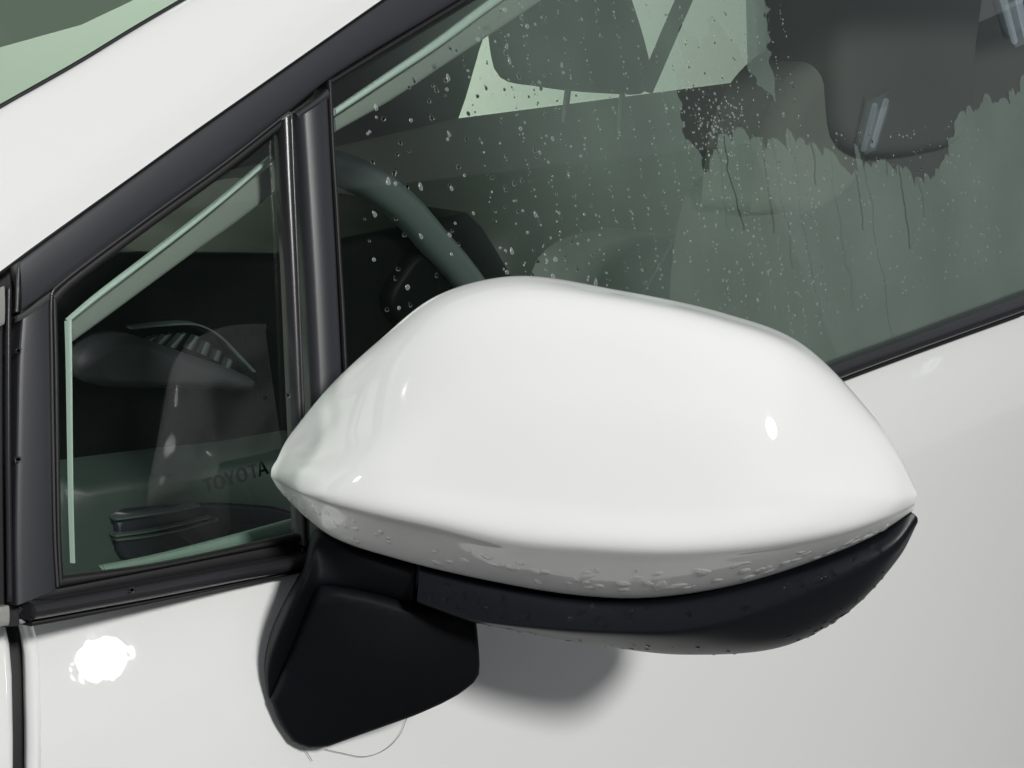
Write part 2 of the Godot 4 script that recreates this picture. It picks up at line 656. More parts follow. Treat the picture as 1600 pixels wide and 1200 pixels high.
	obj("windscreen_seal", tube(V([-1593, 11514, -1767, -1318, 11641, -1801, -1159, 11710, -1819, -908, 11820, -1849, -603, 11963, -1887, -299, 12100, -1924, 465, 12446, -2016]), 0.0013), M.rubber, scr)

func window_frames() -> void:
	var fr := base("window_frame", car)
	var gn := glass_n
	var top_a := V([-1531, 11075, -1287, -1471, 11104, -1294, -1315, 11180, -1315, -1153, 11257, -1335, -986, 11338, -1357, -630, 11508, -1403, -244, 11689, -1451, 176, 11885, -1504, 635, 12099, -1561, 1138, 12335, -1624, 2309, 12882, -1771])
	var top_b := V([-1570, 10872, -1232, -1421, 10940, -1250, -951, 11165, -1311, -683, 11287, -1344, -495, 11376, -1367, -297, 11475, -1394, -82, 11583, -1423, 194, 11724, -1461, 1069, 12070, -1553, 2210, 12521, -1674])
	obj("roof_rail_trim", strip(top_a, top_b, gn, 0.0012, 0.012, 0.08, 80), M.trim, fr)
	obj("rail_seal", tube(V([-1678, 11008, -1269, -1619, 11037, -1276, -1469, 11110, -1296, -1313, 11186, -1316, -1152, 11264, -1337, -984, 11345, -1359, -628, 11515, -1404, -242, 11696, -1453, 178, 11893, -1506, 637, 12107, -1563, 1248, 12395, -1640]), 0.0011), M.rubber, fr)
	obj("corner_trim", strip(V([-1567, 10863, -1235, -1620, 10694, -1190, -1707, 10356, -1099, -1795, 9997, -1003, -1844, 9767, -941]), V([-1431, 10912, -1248, -1482, 10670, -1183, -1558, 10323, -1090, -1639, 9954, -991, -1666, 9779, -945]), gn, 0.0008, 0.012, 0.06, 40), M.trim, fr)
	obj("joint_plate", strip(V([-1592, 10859, -1223, -1548, 10877, -1228, -1492, 10905, -1236, -1434, 10932, -1243]), V([-1594, 10836, -1218, -1547, 10854, -1222, -1493, 10879, -1229, -1438, 10902, -1235]), gn, 0.0004, 0.004, 0.1, 12), M.lip, fr)
	obj("pillar_edge", tube(V([-1540, 11048, -1279, -1556, 10989, -1264, -1576, 10916, -1244, -1589, 10873, -1232]), 0.0007), M.lip, fr)
	# division bar between the two windows
	obj("division_bar", strip(V([-43, 11545, -1423, -79, 11326, -1364, -119, 11091, -1301, -159, 10856, -1238, -202, 10621, -1175, -257, 10330, -1097, -304, 10098, -1035]), V([169, 11643, -1449, 124, 11402, -1385, 79, 11162, -1320, 31, 10892, -1248, -14, 10653, -1184, -59, 10415, -1120, -115, 10118, -1040]), gn, 0.0042, 0.012, 0.1, 50), M.trim, fr)
	obj("bar_cap", strip(V([-43, 11574, -1431, 38, 11609, -1440, 115, 11645, -1450, 174, 11679, -1459]), V([-38, 11535, -1420, 35, 11568, -1429, 103, 11597, -1437, 169, 11625, -1444]), gn, 0.0012, 0.01, 0.1, 12), M.trim, fr)
	obj("glass_channel", strip(V([180, 11716, -1458, 120, 11403, -1375, 79, 11163, -1310, 31, 10893, -1238, -10, 10654, -1174, -55, 10416, -1110, -111, 10119, -1030]), V([208, 11721, -1460, 147, 11401, -1374, 106, 11160, -1309, 57, 10890, -1237, 16, 10650, -1173, -29, 10411, -1109, -84, 10113, -1029]), gn, 0.0008, 0.012, 0.2, 50), M.rubber, fr)
	obj("upper_channel", strip(V([193, 11721, -1460, 577, 11873, -1501, 1146, 12097, -1561, 1783, 12348, -1628]), V([202, 11697, -1453, 587, 11848, -1494, 1158, 12071, -1553, 1796, 12320, -1620]), gn, 0.0008, 0.012, 0.2, 40), M.rubber, fr)
	# quarter window with its seal
	var qw := base("quarter_window", car)
	obj("pane", flat(V([-1392, 10861, -1281, -1362, 10893, -1290, -937, 11098, -1344, -479, 11305, -1400, -175, 11458, -1441, -136, 11485, -1448, -123, 11463, -1442, -297, 10570, -1203, -476, 9706, -972, -498, 9676, -964, -1186, 9736, -980, -1564, 9771, -989, -1603, 9799, -996, -1613, 9828, -1004]), gn), M.glass, qw)
	obj("seal_front", strip(V([-1433, 10916, -1244, -1484, 10671, -1178, -1560, 10324, -1086, -1639, 9955, -987, -1670, 9787, -942]), V([-1413, 10882, -1235, -1458, 10666, -1177, -1534, 10318, -1084, -1613, 9948, -985, -1637, 9809, -947]), gn, 0.001, 0.005, 0.2, 40), M.rubber, qw)
	obj("seal_top", strip(V([-1431, 10923, -1246, -1366, 10963, -1257, -951, 11162, -1310, -496, 11371, -1366, -134, 11550, -1414]), V([-1414, 10877, -1234, -1366, 10916, -1244, -952, 11119, -1298, -500, 11325, -1354, -171, 11490, -1398]), gn, 0.001, 0.005, 0.2, 50), M.rubber, qw)
	obj("seal_rear", strip(V([-151, 11539, -1411, -202, 11278, -1341, -277, 10872, -1232, -377, 10355, -1094, -465, 9897, -971, -515, 9641, -902]), V([-65, 11576, -1421, -126, 11271, -1339, -206, 10863, -1230, -310, 10342, -1090, -403, 9882, -967, -460, 9596, -890]), gn, 0.003, 0.005, 0.15, 50), M.trim_gloss, qw)
	obj("seal_bottom", strip(V([-1644, 9826, -952, -1212, 9753, -933, -517, 9690, -915]), V([-1671, 9782, -940, -1218, 9730, -926, -498, 9649, -904]), gn, 0.001, 0.005, 0.2, 40), M.rubber, qw)
	obj("seal_lip", tube(V([-1677, 9798, -924, -1649, 9964, -968, -1571, 10332, -1067, -1496, 10677, -1159, -1446, 10900, -1219, -1433, 10934, -1228, -1375, 10970, -1238, -962, 11168, -1291, -508, 11376, -1347, -97, 11581, -1402]), 0.0005, 8, 140), M.lip, qw)
	obj("bar_lip", tube(V([-92, 11570, -1393, -151, 11276, -1315, -230, 10870, -1206, -334, 10351, -1067, -423, 9893, -944]), 0.0007, 8, 60), M.lip, qw)
	# stamp on the pane
	var tm := TextMesh.new()
	var sf := SystemFont.new()
	sf.font_names = PackedStringArray(["Droid Sans"])
	sf.font_weight = 700
	tm.font = sf
	tm.text = "TOYOTA"
	tm.font_size = 16
	tm.pixel_size = 0.00056
	tm.depth = 0.0002
	tm.horizontal_alignment = HORIZONTAL_ALIGNMENT_LEFT
	var st := obj("glass_stamp", tm, M.mark, qw)
	var at := V([-910, 9990, -1043, -742, 9995, -1044])
	var xd := (at[1] - at[0]).normalized()
	st.transform = Transform3D(Basis(xd, gn.cross(xd), gn), at[0])
	# belt mouldings
	var belt := base("belt_moulding", car)
	obj("moulding_bar", strip(V([-1804, 9782, -909, -1769, 9776, -907, -1528, 9743, -899, -1242, 9705, -889, -901, 9661, -877, -529, 9615, -864, -191, 9606, -862, 3682, 9641, -871, 4180, 9647, -873, 5505, 9662, -877, 7249, 9688, -884, 9460, 9727, -894]), V([-1811, 9707, -889, -1780, 9702, -888, -1546, 9669, -879, -1261, 9629, -868, -920, 9586, -857, -548, 9540, -844, -211, 9528, -841, 3642, 9510, -836, 4183, 9520, -839, 5460, 9526, -840, 7192, 9525, -840, 9388, 9537, -843]), gn, 0.0055, 0.016, 0.1, 120), M.trim_gloss, belt)
	obj("moulding_lip", strip(V([-1803, 9700, -908, -1772, 9696, -907, -1537, 9663, -898, -1250, 9622, -887, -908, 9579, -876, -535, 9533, -863, -196, 9521, -860, 3672, 9504, -855, 4216, 9514, -858, 5498, 9521, -860, 7237, 9521, -860]), V([-1809, 9676, -902, -1773, 9670, -900, -1542, 9638, -891, -1255, 9601, -881, -912, 9561, -871, -539, 9516, -859, -200, 9503, -855, 3664, 9479, -849, 4216, 9487, -851, 5489, 9492, -852, 7226, 9489, -851]), gn, 0.001, 0.012, 0.15, 120), M.rubber, belt)
	obj("moulding_base", strip(V([-1819, 9796, -965, -1655, 9782, -961, -1206, 9729, -947, -483, 9650, -926]), V([-1793, 9749, -952, -1666, 9738, -949, -1218, 9680, -934, -498, 9589, -909]), gn, 0.0008, 0.012, 0.1, 60), M.rubber, belt)
	var door := car.get_node("front_door")
	obj("window_glass", flat(V([267, 11704, -1538, 1233, 12139, -1655, 2312, 12559, -1767, 5576, 13837, -2110, 41740, 18326, -3312, 35521, 9467, -939, 7463, 9568, -966, 4337, 9548, -960, 1484, 9541, -959, -181, 9525, -954, -54, 10089, -1105, 136, 11088, -1373]), gn), M.glass, door)
	# black trim strip ahead of the window and the cowl end
	var cowl := base("cowl_trim", car)
	obj("trim_plate", flat(V([-1906, 10925, -1350, -1486, 11064, -1387, -1801, 9712, -1025, -1816, 9645, -1007, -2178, 9732, -1030]), gn), M.rubber, cowl)
	obj("textured_end", strip(V([-1782, 10942, -1282, -1676, 10956, -1286, -1602, 10974, -1291]), V([-1815, 10799, -1244, -1711, 10807, -1246, -1635, 10829, -1252]), gn, 0.0006, 0.006, 0.1, 8), M.cowl, cowl)
	obj("textured_foot", strip(V([-2046, 9793, -974, -1949, 9777, -970, -1864, 9765, -967]), V([-2063, 9718, -954, -1966, 9702, -950, -1881, 9692, -947]), gn, 0.0006, 0.006, 0.1, 8), M.cowl, cowl)
	obj("trim_rib", tube(V([-1579, 10971, -1300, -1612, 10839, -1265, -1725, 10353, -1134, -1810, 9966, -1031, -1852, 9774, -979]), 0.0012), M.trim_gloss, cowl)

func cabin() -> void:
	var gn := glass_n
	var zf := Vector3(0, 0, 1)
	# inner flange of the door opening, white metal behind the glass, and the trim beside it
	var fl := base("window_flange", car)
	obj("flange_edge", strip(V([-1276, 10765, -1431, -1132, 10842, -1452, -869, 10968, -1486, -588, 11102, -1522, -350, 11220, -1553, -81, 11362, -1591]), V([-1277, 10749, -1427, -1128, 10822, -1447, -861, 10947, -1480, -580, 11081, -1516, -341, 11202, -1548, -78, 11343, -1586]), gn, 0.0006, 0.004, 0.2, 40), M.white_flange, fl)
	obj("flange_edge", strip(V([-1281, 10757, -1429, -1313, 10600, -1387, -1392, 10235, -1289, -1447, 9975, -1220, -1488, 9767, -1164]), V([-1264, 10755, -1429, -1301, 10598, -1386, -1384, 10233, -1289, -1442, 9974, -1219, -1485, 9766, -1164]), gn, 0.0006, 0.004, 0.2, 40), M.white_flange, fl)
	obj("flange_trim", strip(V([-1247, 10729, -1484, -1100, 10803, -1504, -829, 10933, -1538, -545, 11068, -1575, -303, 11190, -1607, 64, 11369, -1655]), V([-1247, 10654, -1464, -1098, 10719, -1481, -829, 10838, -1513, -543, 10964, -1547, -304, 11066, -1574, 53, 11232, -1619]), gn, 0.001, 0.004, 0.1, 40), M.cabin_trim, fl)
	obj("flange_edge", strip(V([363, 11563, -1645, 724, 11717, -1686, 1134, 11892, -1733, 1581, 12099, -1789, 2191, 12375, -1863]), V([355, 11531, -1637, 729, 11684, -1678, 1153, 11858, -1724, 1636, 12075, -1782, 2249, 12340, -1853]), gn, 0.0006, 0.004, 0.2, 40), M.white_flange, fl)
	obj("flange_trim", strip(V([391, 11520, -1696, 779, 11677, -1738, 1208, 11853, -1785, 1696, 12072, -1844, 2317, 12343, -1916]), V([380, 11443, -1675, 786, 11583, -1713, 1253, 11769, -1762, 1945, 12047, -1837, 2592, 12312, -1908]), gn, 0.001, 0.004, 0.1, 40), M.cabin_trim, fl)
	obj("sill_flange", strip(V([-1359, 9713, -1170, -1084, 9685, -1163, -718, 9665, -1157, -318, 9649, -1153]), V([-1353, 9675, -1160, -1094, 9647, -1152, -732, 9608, -1142, -337, 9572, -1132]), gn, 0.0012, 0.004, 0.1, 40), M.sill_flange, fl)
	# dashboard
	var da := base("dashboard", car)
	obj("dash_top", pad(V([-122, 10093, -4300, 169, 10309, -4300, 513, 10474, -4300, 1163, 10388, -4300, 1855, 10291, -4300, 2375, 10342, -4300, 3035, 10370, -4300, 3740, 10408, -4300, 3906, 10256, -4300, 4300, 9718, -4300, 4821, 8395, -4300, 2724, 7337, -4300, -311, 8316, -4300]), zf, 0.35, 0.012, 0.002, 0.018, false), M.dash, da)
	obj("dash_pad", pad(V([-18, 9867, -4000, 118, 9964, -4000, 327, 9971, -4000, 534, 9881, -4000, 822, 9728, -4000, 1074, 9605, -4000, 1293, 9466, -4000, 1355, 9385, -4000, 803, 9498, -4000, -18, 9728, -4000]), zf, 0.03, 0.008, 0.006, 0.010), M.dash_pad, da)
	obj("dash_ridge", strip(V([377, 10007, -4000, 641, 9989, -4000, 890, 9947, -4000, 1064, 9834, -4000, 1198, 9687, -4000, 1341, 9515, -4000]), V([385, 9992, -4000, 640, 9971, -4000, 883, 9930, -4000, 1042, 9824, -4000, 1170, 9673, -4000, 1307, 9512, -4000]), zf, 0.001, 0.01, 0.2, 30), M.slat, da)
	for k in 7:
		var sx := 230.0 + k * 22.0
		obj("dash_rib", strip([V([517, 9911, -4000, 446, 9870, -4000]), V([625, 9910, -4000, 531, 9846, -4000]), V([754, 9897, -4000, 657, 9823, -4000]), V([863, 9869, -4000, 786, 9790, -4000]), V([941, 9809, -4000, 894, 9733, -4000]), V([1030, 9736, -4000, 994, 9668, -4000]), V([1120, 9654, -4000, 1084, 9594, -4000])][k], [V([566, 9916, -4000, 483, 9854, -4000]), V([684, 9909, -4000, 579, 9828, -4000]), V([794, 9895, -4000, 695, 9798, -4000]), V([893, 9850, -4000, 824, 9765, -4000]), V([981, 9783, -4000, 939, 9706, -4000]), V([1066, 9711, -4000, 1034, 9641, -4000]), V([1150, 9619, -4000, 1114, 9569, -4000])][k], zf, 0.0008, 0.006, 0.2, 6), M.dash_low, da)
	obj("dash_lower", pad(V([-478, 9239, -3400, -52, 9195, -3400, 408, 9138, -3400, 905, 9067, -3400, 1116, 9043, -3400, 1562, 9011, -3400, 1753, 7940, -3400, -593, 8524, -3400]), zf, 0.06, 0.006, 0.004, 0.012, false), M.dash_low, da)
	obj("vent_recess", pad(V([-212, 9024, -3330, -166, 9042, -3330, 163, 8981, -3330, 541, 8894, -3330, 943, 8756, -3330, 1153, 8649, -3330, 1139, 8409, -3330, 319, 8555, -3330, -181, 8684, -3330, -226, 8777, -3330]), zf, 0.02, 0.004, 0.001, 0.008, false), M.vent, da)
	obj("vent_slat", strip(V([-238, 9020, -3250, -20, 8988, -3250, 207, 8960, -3250, 358, 8949, -3250]), V([-239, 9004, -3250, -21, 8971, -3250, 206, 8942, -3250, 357, 8931, -3250]), zf, 0.001, 0.012, 0.2, 20), M.slat, da)
	obj("vent_slat", strip(V([-248, 8912, -3250, -29, 8878, -3250, 246, 8855, -3250, 438, 8846, -3250]), V([-249, 8895, -3250, -31, 8861, -3250, 245, 8838, -3250, 436, 8828, -3250]), zf, 0.001, 0.012, 0.2, 20), M.slat, da)
	obj("vent_slat", strip(V([-242, 8884, -3250, -23, 8845, -3250, 243, 8820, -3250, 484, 8814, -3250]), V([-243, 8867, -3250, -25, 8828, -3250, 242, 8803, -3250, 483, 8796, -3250]), zf, 0.001, 0.012, 0.2, 20), M.slat, da)
	# steering wheel
	var sw := base("steering_wheel", car)
	obj("rim", tube(V([1823, 10960, -4000, 2112, 10937, -4000, 2350, 10850, -4000, 2596, 10711, -4000, 2851, 10516, -4000, 3117, 10248, -4000, 3361, 10004, -4000, 3615, 9693, -4000, 3920, 9128, -4000, 4082, 8501, -4000]), 0.0135, 18, 70), M.wheel, sw)
	obj("spoke", pad(V([2927, 10154, -4100, 3099, 10174, -4100, 3487, 9863, -4100, 3555, 9406, -4100, 2908, 9517, -4100, 2647, 9826, -4100]), zf, 0.02, 0.006, 0.004, 0.010), M.dash, sw)
	# passenger side
	var pd := base("passenger_door", car)
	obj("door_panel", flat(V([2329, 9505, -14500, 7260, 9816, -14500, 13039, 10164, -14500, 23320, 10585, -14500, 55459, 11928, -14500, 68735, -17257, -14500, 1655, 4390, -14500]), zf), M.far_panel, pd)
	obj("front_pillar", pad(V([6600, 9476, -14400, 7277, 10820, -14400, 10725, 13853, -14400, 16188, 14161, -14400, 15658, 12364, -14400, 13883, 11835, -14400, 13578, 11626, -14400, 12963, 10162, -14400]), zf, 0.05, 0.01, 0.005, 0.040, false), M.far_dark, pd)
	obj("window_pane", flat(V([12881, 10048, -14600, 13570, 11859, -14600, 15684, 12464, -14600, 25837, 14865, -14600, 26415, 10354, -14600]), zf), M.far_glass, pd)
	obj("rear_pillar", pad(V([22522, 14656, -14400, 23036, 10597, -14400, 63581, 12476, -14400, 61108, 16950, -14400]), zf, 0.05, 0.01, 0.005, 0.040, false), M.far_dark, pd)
	var ps := base("passenger_seat", car)
	obj("headrest", pad(V([10746, 12819, -10500, 10803, 12264, -10500, 10905, 11508, -10500, 11007, 11197, -10500, 11211, 11035, -10500, 11960, 10909, -10500, 12914, 10791, -10500, 13582, 10764, -10500, 13783, 10885, -10500, 13698, 11248, -10500, 13472, 11774, -10500, 13187, 12285, -10500, 12843, 12877, -10500]), zf, 0.09, 0.02, 0.01, 0.020), M.seat_dark, ps)
	obj("headrest_post", tube(V([12132, 11076, -10800, 12062, 10669, -10800, 12021, 10341, -10800]), 0.0055), M.steel, ps)
	obj("headrest_post", tube(V([13490, 11034, -10800, 13459, 10499, -10800, 13440, 10067, -10800]), 0.0055), M.steel, ps)
	obj("backrest", pad(V([12265, 6713, -11000, 12449, 7483, -11000, 12656, 7850, -11000, 13241, 8116, -11000, 14300, 8186, -11000, 15441, 8028, -11000, 15957, 7695, -11000, 17214, 6258, -11000, 18262, 4567, -11000, 16544, 3556, -11000, 12299, 4581, -11000]), zf, 0.1, 0.03, 0.01, 0.024), M.seat_light, ps)
	obj("seat_belt", strip(V([13741, 12484, -9800, 13338, 11881, -9800, 12696, 10888, -9800]), V([14189, 12491, -9800, 13777, 11879, -9800, 13059, 10813, -9800]), zf, 0.001, 0.004, 0.1, 12), M.seat_mid, ps)
	obj("lap_belt", strip(V([14282, 10442, -9000, 13155, 8955, -9000, 11898, 7648, -9000]), V([15513, 10379, -9000, 14236, 8734, -9000, 12740, 7303, -9000]), zf, 0.001, 0.004, 0.1, 12), M.seat_dark, ps)
	var ds := base("driver_seat", car)
	obj("backrest", pad(V([10391, 6202, -6200, 10400, 8925, -6200, 10727, 9754, -6200, 11750, 9997, -6200, 12684, 10487, -6200, 14413, 11053, -6200, 16387, 11487, -6200, 18653, 11873, -6200, 24564, 12097, -6200, 28828, 735, -6200, 10593, 5574, -6200]), zf, 0.1, 0.05, 0.02, 0.028), M.seat_mid, ds)
	obj("side_bolster", pad(V([10459, 9543, -6000, 10496, 10112, -6000, 10602, 10537, -6000, 10905, 11057, -6000, 11441, 11428, -6000, 12082, 11617, -6000, 12733, 11468, -6000, 12933, 10029, -6000, 12322, 9442, -6000, 11206, 9291, -6000]), zf, 0.08, 0.03, 0.01, 0.016), M.seat_bolster, ds)
	obj("headrest", pad(V([11249, 12851, -5600, 11454, 11584, -5600, 11564, 10839, -5600, 11709, 10451, -5600, 12236, 10199, -5600, 14244, 10093, -5600, 15227, 10228, -5600, 15479, 10845, -5600, 15380, 11515, -5600, 15275, 12989, -5600]), zf, 0.09, 0.02, 0.01, 0.020), M.seat_dark, ds)
	# roof and floor of the cabin keep the light out as they do in a car
	var rb := BoxMesh.new()
	rb.size = Vector3(2.2, 0.04, 1.3)
	var roof := obj("roof", rb, M.white, car)
	roof.position = Vector3(1.25, 1.42, -0.85)
	var fb := BoxMesh.new()
	fb.size = Vector3(2.6, 0.04, 1.36)
	var cf := obj("cabin_floor", fb, M.seat_dark, car)
	cf.position = Vector3(0.9, 0.34, -0.8)
	var hl := obj("headliner", rb, M.cabin_trim, car)
	hl.position = Vector3(1.25, 1.378, -0.85)

# ---------------------------------------------------------------- side mirror
var cap_rows := []
var band_rows := []

func side_mirror() -> void:
	var wm := base("side_mirror", car)
	var top := V([-662, 10105, -831, -629, 10189, -803, -583, 10275, -758, -481, 10450, -654, -334, 10656, -493, -165, 10858, -301, 39, 10950, -39, 291, 10905, 317, 549, 10822, 691, 725, 10712, 956, 880, 10420, 1231, 931, 10273, 1332, 962, 10132, 1403])
	var shoulder := V([-677, 10091, -831, -646, 10160, -752, -613, 10222, -637, -532, 10431, -453, -422, 10652, -279, -280, 10824, -93, -104, 10907, 133, 124, 10894, 450, 360, 10822, 791, 530, 10718, 1029, 724, 10435, 1253, 844, 10279, 1348, 954, 10127, 1411])
	var face := V([-689, 10077, -828, -683, 10124, -718, -667, 10177, -584, -618, 10302, -351, -531, 10438, -137, -402, 10544, 81, -250, 10599, 304, -41, 10597, 593, 179, 10568, 898, 363, 10498, 1118, 610, 10312, 1310, 783, 10214, 1388, 945, 10117, 1417])
	var low := V([-695, 10061, -825, -711, 10091, -699, -723, 10125, -559, -741, 10160, -343, -678, 10210, -112, -538, 10217, 140, -381, 10199, 403, -202, 10186, 662, -1, 10186, 930, 204, 10218, 1155, 491, 10206, 1347, 723, 10154, 1421, 942, 10101, 1417])
	var crease := V([-697, 10046, -824, -718, 10057, -702, -739, 10065, -569, -768, 10100, -350, -716, 10099, -107, -590, 10080, 157, -429, 10042, 429, -253, 10035, 683, -59, 10041, 940, 156, 10070, 1171, 455, 10097, 1355, 699, 10099, 1416, 939, 10085, 1416])
	var under := V([-692, 10033, -824, -704, 10034, -729, -715, 10032, -614, -733, 10041, -415, -677, 10024, -176, -546, 9992, 90, -381, 9949, 370, -199, 9940, 631, -2, 9947, 893, 211, 9986, 1127, 505, 10029, 1321, 732, 10059, 1396, 946, 10070, 1411])
	var rim := V([-673, 10000, -825, -672, 9977, -784, -675, 9946, -714, -661, 9894, -614, -609, 9823, -485, -461, 9755, -233, -241, 9690, 93, -17, 9652, 410, 166, 9657, 644, 404, 9730, 923, 678, 9871, 1202, 834, 9962, 1330, 951, 10047, 1406])
	var rim_in := V([-652, 9989, -846, -651, 9972, -805, -642, 9935, -752, -613, 9878, -666, -556, 9804, -537, -407, 9741, -285, -189, 9679, 47, 35, 9643, 363, 220, 9648, 600, 457, 9718, 879, 722, 9859, 1163, 871, 9953, 1297, 973, 10041, 1386])
	var back1 := []
	for k in top.size():
		back1.append(top[k] - mirror_n * 0.014)
	var b1 := PackedVector3Array(back1)
	var mid := (top[6] + rim[6]) * 0.5
	var b2 := PackedVector3Array()
	for k in top.size():
		b2.append(top[k].lerp(mid, 0.05) - mirror_n * 0.03)
	cap_rows = [b2, b1, top, shoulder, face, low, crease, under, rim, rim_in]
	obj("mirror_cap", patch(cap_rows, 192, 126, mirror_n), M.white, wm)
	# lower housing: signal band, rounded underside
	var t0 := V([-315, 9681, -265, -185, 9654, -46, -8, 9617, 206, 156, 9614, 433, 344, 9642, 670, 550, 9734, 917, 730, 9848, 1141, 884, 9968, 1312, 970, 10041, 1382])
	var t1 := V([-391, 9705, -177, -267, 9668, 36, -99, 9634, 292, 62, 9625, 515, 238, 9658, 752, 447, 9740, 988, 645, 9845, 1197, 823, 9952, 1351, 939, 10040, 1407])
	var t1b := V([-406, 9703, -163, -283, 9665, 49, -113, 9632, 306, 46, 9623, 528, 222, 9656, 764, 432, 9738, 1002, 629, 9842, 1210, 817, 9948, 1361, 942, 10038, 1412])
	var t2a := V([-432, 9588, -150, -319, 9542, 67, -147, 9536, 339, 13, 9539, 559, 188, 9567, 795, 411, 9665, 1049, 636, 9797, 1263, 828, 9930, 1397, 950, 10022, 1426])
	var t2 := V([-433, 9577, -149, -321, 9528, 68, -149, 9519, 341, 11, 9523, 561, 186, 9547, 797, 413, 9641, 1056, 652, 9769, 1274, 840, 9908, 1401, 959, 10008, 1425])
	var t3 := V([-413, 9554, -168, -287, 9496, 35, -95, 9457, 290, 95, 9422, 491, 295, 9413, 735, 546, 9471, 1035, 768, 9626, 1240, 921, 9848, 1371, 976, 9992, 1418])
	var t4 := V([-361, 9514, -225, -211, 9440, -38, 1, 9377, 200, 224, 9310, 383, 453, 9281, 637, 721, 9348, 975, 903, 9521, 1174, 1018, 9790, 1328, 1001, 9973, 1404])
	var t5 := V([-269, 9464, -328, -87, 9375, -162, 142, 9307, 66, 372, 9250, 256, 601, 9232, 525, 869, 9297, 864, 1047, 9471, 1073, 1150, 9744, 1245, 1110, 9923, 1341])
	band_rows = [t0, t1, t1b, t2a, t2, t3, t4, t5]
	obj("lower_housing", patch(band_rows, 110, 84, mirror_n + Vector3(0, -0.4, 0)), M.band_plastic, wm)
	obj("band_end", patch([V([-315, 9681, -265, -391, 9705, -177, -406, 9700, -163]), V([-288, 9642, -323, -369, 9648, -229, -423, 9610, -168]), V([-278, 9463, -340, -364, 9523, -231, -413, 9557, -169])], 10, 10, Vector3(-1, 0, 0)), M.band_plastic, wm)
	# dark core and the mirror plate behind, seen from the driver's side
	var core := V([-530, 9998, -833, -339, 10320, -637, -94, 10734, -384, 120, 10879, -120, 378, 10844, 244, 627, 10764, 604, 806, 10638, 878, 959, 10363, 1145, 1038, 10081, 1312, 977, 9904, 1265, 726, 9438, 1015, 459, 9346, 665, 159, 9366, 248, -180, 9428, -232, -394, 9760, -597])
	obj("housing_core", pad(core, mirror_n, 0.022, 0.004, 0.0, 0.006), M.black_plastic, wm)
	var plate := PackedVector3Array()
	var cen := Vector3.ZERO
	for p in core:
		cen += p / core.size()
	for p in core:
		plate.append(cen.lerp(p, 0.9) - mirror_n * 0.0235)
	obj("mirror_glass", flat(plate, -mirror_n), M.mirror, wm)
	# bracket that carries the mirror on the door
	var outer := V([-369, 9680, -237, -461, 9714, -336, -550, 9759, -468, -603, 9803, -619, -552, 9535, -834, -633, 9420, -851, -743, 9307, -820, -815, 9178, -784, -835, 9036, -743])
	var middle := V([-389, 9633, -220, -478, 9674, -317, -572, 9703, -453, -635, 9738, -581, -741, 9656, -532, -808, 9534, -552, -855, 9378, -604, -874, 9213, -660, -872, 9075, -675])
	var inner := V([-354, 9491, -277, -450, 9543, -357, -562, 9587, -449, -651, 9611, -521, -688, 9584, -549, -738, 9453, -580, -789, 9313, -611, -829, 9181, -648, -870, 9069, -673])
	var inside := V([-306, 9445, -326, -399, 9492, -402, -513, 9531, -496, -601, 9552, -567, -632, 9529, -590, -682, 9403, -622, -736, 9264, -656, -786, 9139, -688, -832, 9032, -717])
	var tuck := V([-288, 9642, -323, -364, 9681, -436, -458, 9729, -575, -514, 9775, -731, -424, 9467, -1000, -551, 9373, -956, -665, 9244, -918, -734, 9110, -882, -759, 8971, -828])
	obj("bracket_neck", patch([tuck, outer, middle, inner, inside], 70, 40, bracket_n), M.black_plastic, wm)
	obj("bracket_cover", pad(V([-868, 9069, -672, -828, 9175, -646, -781, 9302, -618, -730, 9442, -586, -690, 9552, -561, -671, 9587, -548, -648, 9601, -531, -557, 9577, -457, -444, 9533, -364, -350, 9483, -287, -224, 9444, -184, -129, 9428, -108, -124, 9344, -98, -122, 9218, -88, -123, 9139, -84, -143, 9096, -97, -196, 9043, -136, -267, 8997, -189, -361, 8948, -261, -571, 8863, -422, -687, 8815, -512, -759, 8818, -569, -809, 8857, -611, -849, 8956, -649]), bracket_n, 0.055, 0.0035, 0.006, 0.0045, false), M.black_plastic, wm)

# ---------------------------------------------------------------- water, hair
func bead(flatness: float, stretch: float, sd: int) -> ArrayMesh:
	# an uneven drop lying on a surface, y away from it; unit radius
	var r := RandomNumberGenerator.new()
	r.seed = sd
	var wob := [r.randf_range(-0.18, 0.18), r.randf_range(-0.12, 0.12), r.randf() * TAU, r.randf() * TAU]
	var g := []
	for j in 8:
		var row := PackedVector3Array()
		var b := PI * 0.5 * j / 7.0
		for k in 15:
			var a := TAU * k / 14.0
			var rr: float = 1.0 + wob[0] * cos(2.0 * a + wob[2]) + wob[1] * cos(3.0 * a + wob[3])
			var st := stretch if sin(a) > 0.0 else 1.0
			row.append(Vector3(cos(a) * cos(b) * rr, sin(b) * flatness, -sin(a) * cos(b) * rr * st))
		g.append(row)
	var rim := PackedVector3Array()
	for k in 15:
		rim.append(g[0][k] * Vector3(0.97, 0, 0.97) + Vector3(0, -0.02, 0))
	g.push_front(rim)
	g.push_front(PackedVector3Array(range(15).map(func(_k): return Vector3(0, -0.02, 0))))
	return grid(g, Vector3.UP, true)

func drop_at(called: String, m: Mesh, p: Vector3, n: Vector3, down: Vector3, size: float, turn: float, bright := false) -> MeshInstance3D:
	var o := obj(called, m, M.water_bright if bright else M.water)
	var y := n.normalized()
	var z := (down - y * down.dot(y)).normalized().rotated(y, turn)
	var x := y.cross(z)
	o.transform = Transform3D(Basis(x * size, y * size, z * size), p)
	return o

